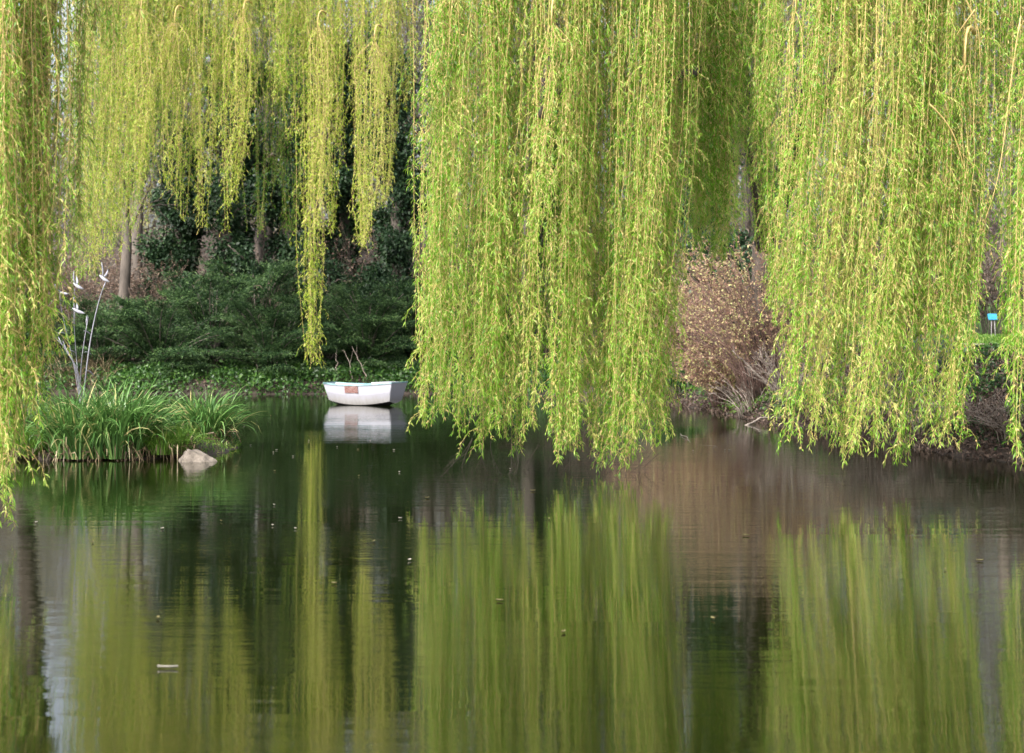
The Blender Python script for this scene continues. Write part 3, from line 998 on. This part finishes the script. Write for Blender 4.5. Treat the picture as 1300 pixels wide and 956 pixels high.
cover('bank_weeds', HERB, (6.5, 12, 25, 34), 60000, lambda x, y, d: (d > .8) & (d < 2.9) & (np.sin(x * 2.9 + 1) * np.sin(y * 2.1) + rng.normal(0, .4, len(x)) > .35), .25, (.09, .05))
cover('waterside_weeds', GRASS, (3.4, 8, 36, 53), 30000, lambda x, y, d: (d > .0) & (d < 1.6) & (np.sin(x * 3.9 + y * 1.3) + rng.normal(0, .5, len(x)) > -.2), .35, (.10, .06))
# dead sticks along the banks: each a thing of its own
def stick(label, pts, r0, seed, forks=3, group='dead sticks leaning on the banks'):
    r = np.random.default_rng(seed)
    c = np.array(pts, float)
    s = np.linspace(0, 1, 9)
    c = np.stack([np.interp(s, np.linspace(0, 1, len(c)), c[:, k]) for k in range(3)], 1)
    c[1:-1] += r.normal(size=(7, 3)) * .02
    mb = MB(); tubes(mb, c, np.linspace(r0, r0 * .4, 9), 5, 0)
    if forks:
        P, R = grow(c[None], np.linspace(r0, r0 * .4, 9)[None], forks, .5, .7, .1, .1, 5, .3, .95, .6, .4, r)
        tubes(mb, P, R, 4, 0)
    return tag(mb.build('dead_branch', TWIG), label, 'branch', group)


stick('pale dead stick slanting up behind the middle of the boat', [at(467, 482, 56.4), at(458, 462, 56.7), at(447, 440, 57)], .022, 1, 2)
stick('thin forked dead stick upright behind the boat', [at(448, 484, 56.6), at(444, 460, 56.7), at(436, 444, 57)], .018, 2, 2)
stick('pair of short upright pale stems left behind the boat', [at(429, 484, 56.6), at(427, 460, 56.8), at(426, 448, 57)], .018, 3, 1)
stick('pale dead stem leaning left above the far bank herbs', [at(336, 484, 57.2), at(325, 462, 57.5), at(312, 446, 57.8)], .022, 4, 3)
stick('upright bare stem under the dark conifers beside the long strand', [at(366, 486, 57), at(363, 462, 57.2), at(361, 440, 57.6)], .02, 5, 3)
stick('bare stem leaning right under the dark conifers left of the strand', [at(350, 486, 57), at(349, 465, 57.2), at(347, 445, 57.4)], .02, 6, 3)
stick('pale fallen branch lying in the water below the budding shrub', [at(945, 541, 36.6), at(965, 531, 37), at(990, 528, 37.4)], .03, 7, 4)
stick('grey fallen branch reaching low over the water at the budding shrub', [at(905, 512, 44), at(935, 520, 42), at(985, 524, 40)], .03, 8, 4)
stick('long pale bough arching out of the budding shrub', [at(990, 500, 39.5), at(955, 470, 39.3), at(930, 445, 39.2)], .035, 9, 3)
stick('twig lying half sunk in open water right of the central curtain', [at(864, 558, 33) * (1, 1, 0) + (0, 0, .03), at(874, 566, 31.5) * (1, 1, 0) + (0, 0, .02), at(886, 573, 29) * (1, 1, 0)], .008, 10, 0)
stick('short bent twig poking out of open water between the curtains', [at(905, 571, 28.9) * (1, 1, 0), at(909, 566, 28.9), at(912, 572, 28.9) * (1, 1, 0)], .007, 11, 1)


# ------------------------------------------------------------------ island
def isl(x, y):
    u = (x + 7.15) / 2.15; w = (y - 28.75) / 2.35
    q = (np.abs(u) ** 2.2 + np.abs(w) ** 2.2) ** (1 / 2.2) + .05 * np.sin(x * 7.3) + .035 * np.sin(x * 13.1 + y * 5)
    return .28 * (1 - sm(.55, 1.06, q)) + .05 * np.sin(x * 5) * np.sin(y * 4) * (q < .9) - .12 * sm(.95, 1.1, q)


v, f = grid_mesh(np.arange(-9.6, -4.7, .1), np.arange(25.2, 31.5, .1), isl)
mb = MB(); mb.add(v, f, 0, .5, True)
tag(mb.build('island', SOIL), kind='structure')


def sedge(label, loc, crowns, n, L, seed, group='sedge clumps on the island', w=.018, mat=None):
    r = np.random.default_rng(seed)
    K = 8
    crowns = np.array(crowns, float)
    c = crowns[r.integers(0, len(crowns), n)]
    az = r.uniform(0, 2 * pi, n)
    h = np.stack([np.cos(az), np.sin(az), np.zeros(n)], 1)
    el = r.uniform(.05, 1.0, n)
    ln = L * r.uniform(.6, 1.15, n)
    th = .02 + el ** 1.3 * .62                     # start angle from the vertical
    P = [np.concatenate([c, np.zeros((n, 1))], 1) + h * (r.random(n) * .22)[:, None]]
    droop = r.uniform(.5, 2.2, n)
    for k in range(1, K):
        s = k / (K - 1)
        a = th + droop * s ** 2.2
        P.append(P[-1] + (h * np.sin(a)[:, None] + np.array([0, 0, 1]) * np.cos(a)[:, None]) * (ln / (K - 1))[:, None])
    P = np.stack(P, 1)
    P[:, :, 2] = np.maximum(P[:, :, 2], -.12)
    sd = unit(np.cross(h, np.array([0, 0, 1.0])) + r.normal(size=(n, 3)) * .35)
    W = (np.array([.7, 1, 1, .95, .85, .65, .4, .05]) * w * .5)[None] * r.uniform(.7, 1.4, n)[:, None]
    v = np.stack([P + sd[:, None] * W[..., None], P - sd[:, None] * W[..., None]], 2).reshape(-1, 3)
    i = np.arange(n)[:, None] * K * 2; k = np.arange(K - 1)[None] * 2
    a = (i + k).ravel()
    f = np.concatenate([np.stack([a, a + 1, a + 3], 1), np.stack([a, a + 3, a + 2], 1)])
    t = np.clip(r.normal(.42, .2, n), 0, .86)
    t = np.where(r.random(n) < .07 + .12 * (el > .9), r.uniform(.9, 1, n), t)
    e = tag(empty('sedge_clump', loc), label, 'plant', group)
    mb = MB(); mb.add(v, f, 0, np.repeat(t, K * 2), True)
    mb.build('blades', mat or SEDGE, e)
    # old dead leaves hanging round the foot
    m = n // 4
    q = r.integers(0, n, m)
    mb = MB()
    b = P[q, 0] + h[q] * r.uniform(.0, .3, m)[:, None]
    leaves(mb, b + np.array([0, 0, 1.0]) * r.uniform(.02, .3, m)[:, None], h[q] * .6 + np.array([0, 0, -.2]) + r.normal(size=(m, 3)) * .55, r.uniform(.15, .55, m), .024, 0, r.random(m) ** 1.8, bend=.5)
    mb.build('dead_leaves', DRY, e)
    return e


cl = [(-.5, -.1), (-.25, -.25), (.08, -.2), (.36, -.22), (.55, 0), (0, .15), (-.35, .2), (.25, .25), (.5, .3)]
sedge('large sedge clump with arching green blades at the front of the island', at(124, 0, 26.6) * (1, 1, 0) + (0, 0, .03), cl, 1700, 1.36, 51, w=.030)
sedge('smaller sedge clump with arching blades behind the pale rock', at(258, 0, 29.3) * (1, 1, 0) + (0, 0, .06), [(0, 0), (.2, .1), (-.25, .1), (.1, -.15)], 600, 1.16, 52, w=.028)
MOSSY = [(-.3, -.2), (.2, -.3), (0, .1), (.35, .1), (-.4, .25)]
sedge('low yellow green grass tussock on the left tip of the island', at(28, 0, 26.9) * (1, 1, 0) + (0, 0, .08), MOSSY, 1300, .62, 53, None, .011, GRASS)
sedge('low bright green grass tussock between the two sedge clumps', at(212, 0, 26.9) * (1, 1, 0) + (0, 0, .08), [(0, -.3), (.25, -.1), (-.15, 0), (.1, .3)], 1100, .60, 54, None, .011, GRASS)

# short grass on the island
n = 9000
x = rng.uniform(-9.3, -5.0, n); y = rng.uniform(25.5, 31, n); z = isl(x, y)
k = (z > .0) & ~((x > -8.0) & (x < -6.1) & (y < 27.4))
x, y, z = x[k], y[k], z[k]
mb = MB()
leaves(mb, np.stack([x, y, z - .02], 1), rng.normal(size=(len(x), 3)) * .4 + np.array([0, 0, 1.0]), rng.uniform(.08, .2, len(x)), .014, 0, rng.random(len(x)), bend=.35)
tag(mb.build('island_grass', GRASS), kind='stuff')


def ico(sub=4):
    import bmesh
    bm = bmesh.new()
    bmesh.ops.create_icosphere(bm, subdivisions=sub, radius=1)
    v = np.array([q.co[:] for q in bm.verts]); f = np.array([[q.index for q in p.verts] for p in bm.faces])
    bm.free()
    return v, f


v, f = ico(4)
rr = np.random.default_rng(3)
for _ in range(22):                                   # facet it with random cuts
    nrm = unit(rr.normal(size=3)); dcut = rr.uniform(.55, .85)
    s = v @ nrm
    v = v - np.where(s > dcut, (s - dcut) * .9, 0)[:, None] * nrm
v[:, :2] *= (1.15 - .62 * np.clip(v[:, 2:3], -.2, 1))
v = v + unit(v) * (.05 * np.sin(v[:, :1] * 9 + 2 * v[:, 1:2] * 5) * np.sin(v[:, 2:3] * 11 + v[:, :1] * 4))
v = v * np.array([.44, .30, .27])
v[:, 0] -= .10 * np.maximum(v[:, 2], 0)
mb = MB(); mb.add(v, f, 0, .5, False)
tag(mb.build('rock', ROCK, None, at(250, 0, 26.15) * (1, 1, 0) + (0, 0, -.02)), 'pale pointed rock at the waterline on the right of the island', 'rock')


# ------------------------------------------------------------------ bird sculpture
SY = 28.2
sculpt = tag(empty('bird_sculpture', at(104, 0, SY) * (1, 1, 0) + (0, 0, .2)), 'tall metal sculpture of white birds on thin curved rods standing in the island sedge', 'sculpture')
S0 = np.array(sculpt.location)


def rod(pts, r0, r1):
    p = np.array([at(a, b, SY + c) for a, b, c in pts]) - S0
    s = np.linspace(0, 1, 14)
    q = np.linspace(0, 1, len(p))
    co = [np.polyfit(q, p[:, k], min(3, len(p) - 1)) for k in range(3)]
    c = np.stack([np.polyval(co[k], s) for k in range(3)], 1)
    mb = MB(); tubes(mb, c, np.linspace(r0, r1, 14), 6, 0)
    mb.build('rod', STEEL, sculpt)
    return c


base = (104, 573, 0)
rod([base, (107, 500, .0), (114, 435, .05), (124, 390, .1), (134, 358, .1)], .020, .010)
rod([base, (102, 500, .1), (104, 455, .1), (112, 402, .15)], .016, .008)
rod([base, (102, 500, -.1), (93, 460, -.15), (79, 437, -.2), (64, 424, -.2)], .018, .009)
rod([base, (103, 500, 0), (96, 470, 0), (86, 446, 0), (74, 428, 0)], .018, .009)
rod([base, (103, 500, -.15), (99, 478, -.2), (90, 450, -.25), (80, 434, -.2)], .016, .008)
rod([base, (101, 500, .2), (96, 450, .2), (94, 400, .2), (95, 366, .2)], .008, .005)
rod([base, (101, 500, .1), (96, 450, .25), (95, 420, .3), (95, 395, .3)], .008, .005)
rod([base, (100, 500, .1), (90, 450, .2), (80, 400, .2), (76, 372, .2)], .008, .005)


def lens(mb, a, b, w, up):
    """a slim closed blade from a to b"""
    a = np.asarray(a, float); b = np.asarray(b, float)
    n = 7
    s = np.linspace(0, 1, n)
    prof = np.sin(pi * np.clip(s, .03, .97)) ** .7 * w
    c = a[None] + (b - a)[None] * s[:, None] + np.asarray(up)[None] * (np.sin(pi * s) * .5)[:, None]
    tubes(mb, c, prof, 6, 0)


def bird(pts):
    """pts: beak/tail pixels of the body then two wing tips"""
    (hx, hy), (tx, ty), wings = pts
    h = at(hx, hy, SY + .15) - S0; t_ = at(tx, ty, SY + .15) - S0
    mb = MB(); lens(mb, h, t_, .034, (0, 0, -.03))
    e = mb.build('bird', BIRDWHITE, sculpt)
    for k, (wx, wy) in enumerate(wings):
        m = h + (t_ - h) * .35
        w = at(wx, wy, SY + .15 + (.18 if k else -.14)) - S0
        mb = MB(); lens(mb, m, w, .020, (-.05 if wx < hx + 3 else .03, 0, -.04))
        mb.build('wing', BIRDWHITE, e)


bird(((126, 349), (139, 358), ((129, 333), (137, 342))))
bird(((93, 359), (106, 367), ((94, 344), (97, 350))))
bird(((92, 391), (108, 398), ((94, 376), (97, 384))))
bird(((73, 370), (87, 373), ((70, 361), (74, 364))))
for a, b in (((106, 420), (116, 426)), ((107, 447), (117, 451)), ((110, 470), (120, 478)), ((73, 423), (86, 425)), ((86, 446), (96, 448)), ((109, 412), (111, 400))):
    mb = MB(); lens(mb, at(*a, SY) - S0, at(*b, SY + .08) - S0, .012, (0, 0, .05))
    mb.build('leaf_blade', STEEL, sculpt)


# ------------------------------------------------------------------ rowing boat
boat = tag(empty('rowing_boat', at(462, 0, 47.2) * (1, 1, 0), rad(-24)), 'small white square ended rowing boat with a faded red plaque floating off the far bank', 'boat')
n = 15
s = np.linspace(-1, 1, n)
LX = np.where(s < 0, 1.14, 1.12)
gx = s * 1.20
cx = s * 1.06
gw = np.interp(s, [-1, -.5, 0, .5, 1], [.33, .52, .60, .60, .50])
cw = np.interp(s, [-1, -.5, 0, .5, 1], [.22, .40, .47, .46, .38])
gz = .60 + .06 * s ** 2 + .02 * s
cz = .02 + .115 * s ** 2
kz = -.06 + .12 * s ** 4


def strip(mb, A_, B_, mat, flip=False, smooth=True):
    m = len(A_)
    v = np.concatenate([A_, B_])
    a = np.arange(m - 1)
    f = np.concatenate([np.stack([a, a + 1, a + m + 1], 1), np.stack([a, a + m + 1, a + m], 1)])
    mb.add(v, f[:, ::-1] if flip else f, mat, .5, smooth)


mb = MB()
mid = lambda a, b, q: a + (b - a) * q
for sgn in (-1, 1):
    G = np.stack([gx, sgn * gw, gz], 1)
    C_ = np.stack([cx, sgn * cw, cz], 1)
    Mx = (G + C_) / 2; Mx[:, 1] += sgn * .02
    Kl = np.stack([cx * .97, 0 * s, kz], 1)
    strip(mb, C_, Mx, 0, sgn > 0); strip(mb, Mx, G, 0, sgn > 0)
    strip(mb, Kl, C_, 1, sgn > 0)
    # inner skin
    Gi = G - np.array([0, sgn * .03, 0]); Ci = C_ + np.array([0, -sgn * .03, .05]); Ki = Kl + np.array([0, 0, .06])
    Gi[:, 0] *= .975; Ci[:, 0] *= .96; Ki[:, 0] *= .96
    strip(mb, Ci, Gi, 2, sgn < 0); strip(mb, Ki, Ci, 2, sgn < 0)
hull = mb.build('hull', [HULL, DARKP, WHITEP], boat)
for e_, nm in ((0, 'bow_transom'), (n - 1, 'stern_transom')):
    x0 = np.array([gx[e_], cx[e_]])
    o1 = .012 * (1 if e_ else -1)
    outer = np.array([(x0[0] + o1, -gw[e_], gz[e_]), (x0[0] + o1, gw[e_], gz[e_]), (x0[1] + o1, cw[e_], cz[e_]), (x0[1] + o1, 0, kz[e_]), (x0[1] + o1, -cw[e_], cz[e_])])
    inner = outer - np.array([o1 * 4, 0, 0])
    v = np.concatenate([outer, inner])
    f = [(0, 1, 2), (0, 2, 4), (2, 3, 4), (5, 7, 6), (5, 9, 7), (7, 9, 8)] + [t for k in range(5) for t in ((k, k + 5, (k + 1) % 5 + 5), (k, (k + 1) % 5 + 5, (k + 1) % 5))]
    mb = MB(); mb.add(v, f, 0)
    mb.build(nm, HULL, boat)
# gunwale
loop = np.concatenate([np.stack([gx, -gw - .008, gz + .01], 1), np.stack([gx, gw + .008, gz + .01], 1)[::-1]])
loop = np.concatenate([loop, loop[:2]])
mb = MB()
lo, hi = loop.copy(), loop.copy()
def rimring(o, dz):
    q = loop.copy(); c = q[:, :2]; nrm = unit(c / np.array([2.2, 1.0])); q[:, :2] = c + nrm * o; q[:, 2] += dz
    return q
r4 = [rimring(.02, -.022), rimring(.02, .018), rimring(-.045, .018), rimring(-.045, -.022)]
for k in range(4):
    strip(mb, r4[k], r4[(k + 1) % 4], 0, True, False)
mb.build('gunwale', TEAL, boat)
def plank(name, x0, x1, z, w0, w1, mat):
    mb = MB()
    v = [(x0, -w0, z), (x1, -w1, z), (x1, w1, z), (x0, w0, z), (x0, -w0, z - .04), (x1, -w1, z - .04), (x1, w1, z - .04), (x0, w0, z - .04)]
    f = [(0, 1, 2), (0, 2, 3), (4, 6, 5), (4, 7, 6), (0, 4, 5), (0, 5, 1), (1, 5, 6), (1, 6, 2), (2, 6, 7), (2, 7, 3), (3, 7, 4), (3, 4, 0)]
    mb.add(v, f, 0); mb.build(name, mat, boat)
plank('stern_seat', .72, 1.15, .52, .50, .43, WHITEP)
plank('thwart', -.12, .14, .42, .53, .53, WHITEP)
plank('stern_deck', .55, 1.185, gz[-1] + .015, .53, .46, WHITEP)
# plaque hung on the side
i0 = lambda xx: np.interp(xx, gx, gw)
mb = MB()
xa, xb = -.34, .13
def sidept(xx, z):
    g = np.interp(xx, gx, gw); c = np.interp(xx, cx, cw); zg = np.interp(xx, gx, gz); zc = np.interp(xx, cx, cz)
    q = (z - zc) / (zg - zc)
    return np.array([xx, -(c + (g - c) * q + .02 * (1 - abs(2 * q - 1)) + .012), z])
v = [sidept(xa, .37), sidept(xb, .37), sidept(xb, .575), sidept(xa, .575)]
v = np.array(v); v2 = v + np.array([0, -.02, 0])
mb.add(np.concatenate([v, v2]), [(4, 5, 6), (4, 6, 7), (0, 2, 1), (0, 3, 2), (0, 1, 5), (0, 5, 4), (1, 2, 6), (1, 6, 5), (2, 3, 7), (2, 7, 6), (3, 0, 4), (3, 4, 7)])
mb.build('plaque', PLAQUE, boat)

# ------------------------------------------------------------------ blue sign
sx = on(1261, 48)
sg = tag(empty('garden_sign', sx), 'small bright blue sign on two thin legs standing on the lawn', 'sign')
mb = MB()
ct, st_ = math.cos(rad(35)), math.sin(rad(35))
v = []
for dy in (0, .03):
    for (a, b) in ((-.14, 0), (.14, 0), (.14, .22), (-.14, .22)):
        v.append((a, b * st_ - dy * ct * -1, .60 + b * ct + dy * st_ * -1))
mb.add(v, [(0, 1, 2), (0, 2, 3), (4, 6, 5), (4, 7, 6), (0, 4, 5), (0, 5, 1), (1, 5, 6), (1, 6, 2), (2, 6, 7), (2, 7, 3), (3, 7, 4), (3, 4, 0)])
mb.build('panel', BLUE, sg)
for xx in (-.035, .05):
    mb = MB(); tubes(mb, np.array([(xx * 1.6, .02, -.1), (xx * 1.3, .04, .3), (xx, .07, .66)]), .015, 6, 0)
    mb.build('leg', POSTM, sg)

# ------------------------------------------------------------------ floating bits
def flake(name, label, px, py, L, W, mat, cat, group=None, rz=0.0):
    y = EYE * F / (py - HY)
    x = (px - 650) * y / F
    u = np.linspace(0, 1, 9)
    w = np.sin(pi * u) ** .6 * W * .5
    z = .006 + .02 * (u - .5) ** 2
    top = np.concatenate([np.stack([(u - .5) * L, w, z + .012], 1), np.stack([(u - .5) * L, -w, z + .012], 1), np.stack([(u - .5) * L, 0 * u, z], 1)])
    m = 9
    f = []
    for a, b in ((0, 2), (2, 1)):
        for k in range(m - 1):
            f += [(a * m + k, b * m + k, b * m + k + 1), (a * m + k, b * m + k + 1, a * m + k + 1)]
    mb = MB(); mb.add(top, f, 0, .5, True)
    o = tag(mb.build(name, mat, None, (x, y, 0)), label, cat, group)
    o.rotation_euler = (0, 0, rz)


flake('floating_feather', 'pale feather floating on the water in the lower left foreground', 213, 849, .13, .014, PETAL, 'feather')
for k, (px, py) in enumerate(((348, 642), (346, 668), (375, 672), (508, 659), (520, 712), (318, 566), (351, 572), (372, 580), (347, 575), (428, 568), (470, 560), (392, 560), (507, 600), (296, 551), (310, 540),
                              (648, 596), (880, 573), (920, 572), (926, 572), (206, 672), (46, 664), (500, 572))):
    flake('floating_petal', 'tiny pale petal floating on the dark water', px, py, .04 * rng.uniform(.6, 1.1), .03, PETAL, 'petal', 'petals floating on the pond', rng.uniform(0, 3))

LEAFBIT = noise_mat('floating_leaf', [(0.3, (.10, .085, .03)), (0.7, (.22, .20, .08))], 15, .7, 0)
for k in range(24):
    py = 520 + 300 * rng.random() ** 1.6
    px = rng.uniform(200, 840) if k % 3 else rng.uniform(0, 1290)
    if 520 < px < 840 and py < 600 or px > 960 and py < 600 or px < 300 and py < 600:
        continue
    flake('floating_leaf', 'little yellowish fallen leaf afloat on the pond', px, py, .07 * rng.uniform(.6, 1.1), .025, LEAFBIT, 'leaf', 'fallen leaves afloat on the pond', rng.uniform(0, 3))

# ------------------------------------------------------------------ light, sky, camera
w = bpy.data.worlds.new('World')
sc.world = w
w.use_nodes = True
nt = w.node_tree
bg = nt.nodes['Background']
sky = nt.nodes.new('ShaderNodeTexSky')
sky.sky_type = 'NISHITA'
sky.sun_disc = False
EL, AZ = rad(38), rad(211)                 # sun behind the camera's left shoulder
sky.sun_elevation = EL
sky.sun_rotation = AZ
sky.air_density = 1.0
sky.dust_density = 7.0
sky.ozone_density = 1.5
hs = nt.nodes.new('ShaderNodeHueSaturation')
hs.inputs['Saturation'].default_value = .45
nt.links.new(sky.outputs[0], hs.inputs['Color'])
nt.links.new(hs.outputs[0], bg.inputs[0])
bg.inputs[1].default_value = .15
sd = bpy.data.lights.new('sun', 'SUN')
sd.energy = 1.5
sd.angle = rad(11.0)
sd.color = (1, .98, .94)
so = bpy.data.objects.new('sun', sd)
COL.objects.link(so)
from mathutils import Vector
dirv = Vector((math.sin(AZ) * math.cos(EL), math.cos(AZ) * math.cos(EL), math.sin(EL)))
so.rotation_euler = dirv.to_track_quat('Z', 'Y').to_euler()
so.location = (-20, -20, 30)

cd = bpy.data.cameras.new('camera')
cd.sensor_width = 36
cd.lens = F / 1300 * 36
cd.shift_y = -(478 - HY) / 1300
cd.clip_end = 2000
cd.dof.use_dof = True
cd.dof.focus_distance = 24
cd.dof.aperture_fstop = 2.2
co = bpy.data.objects.new('camera', cd)
COL.objects.link(co)
co.location = (0, 0, EYE)
co.rotation_euler = (rad(90), 0, 0)
sc.camera = co
vs = sc.view_settings
vs.view_transform = 'Standard'
vs.look = 'None'
vs.exposure = 1.48
vs.gamma = 1
sc.cycles.max_bounces = 8
sc.cycles.transparent_max_bounces = 4
sc.cycles.use_denoising = True
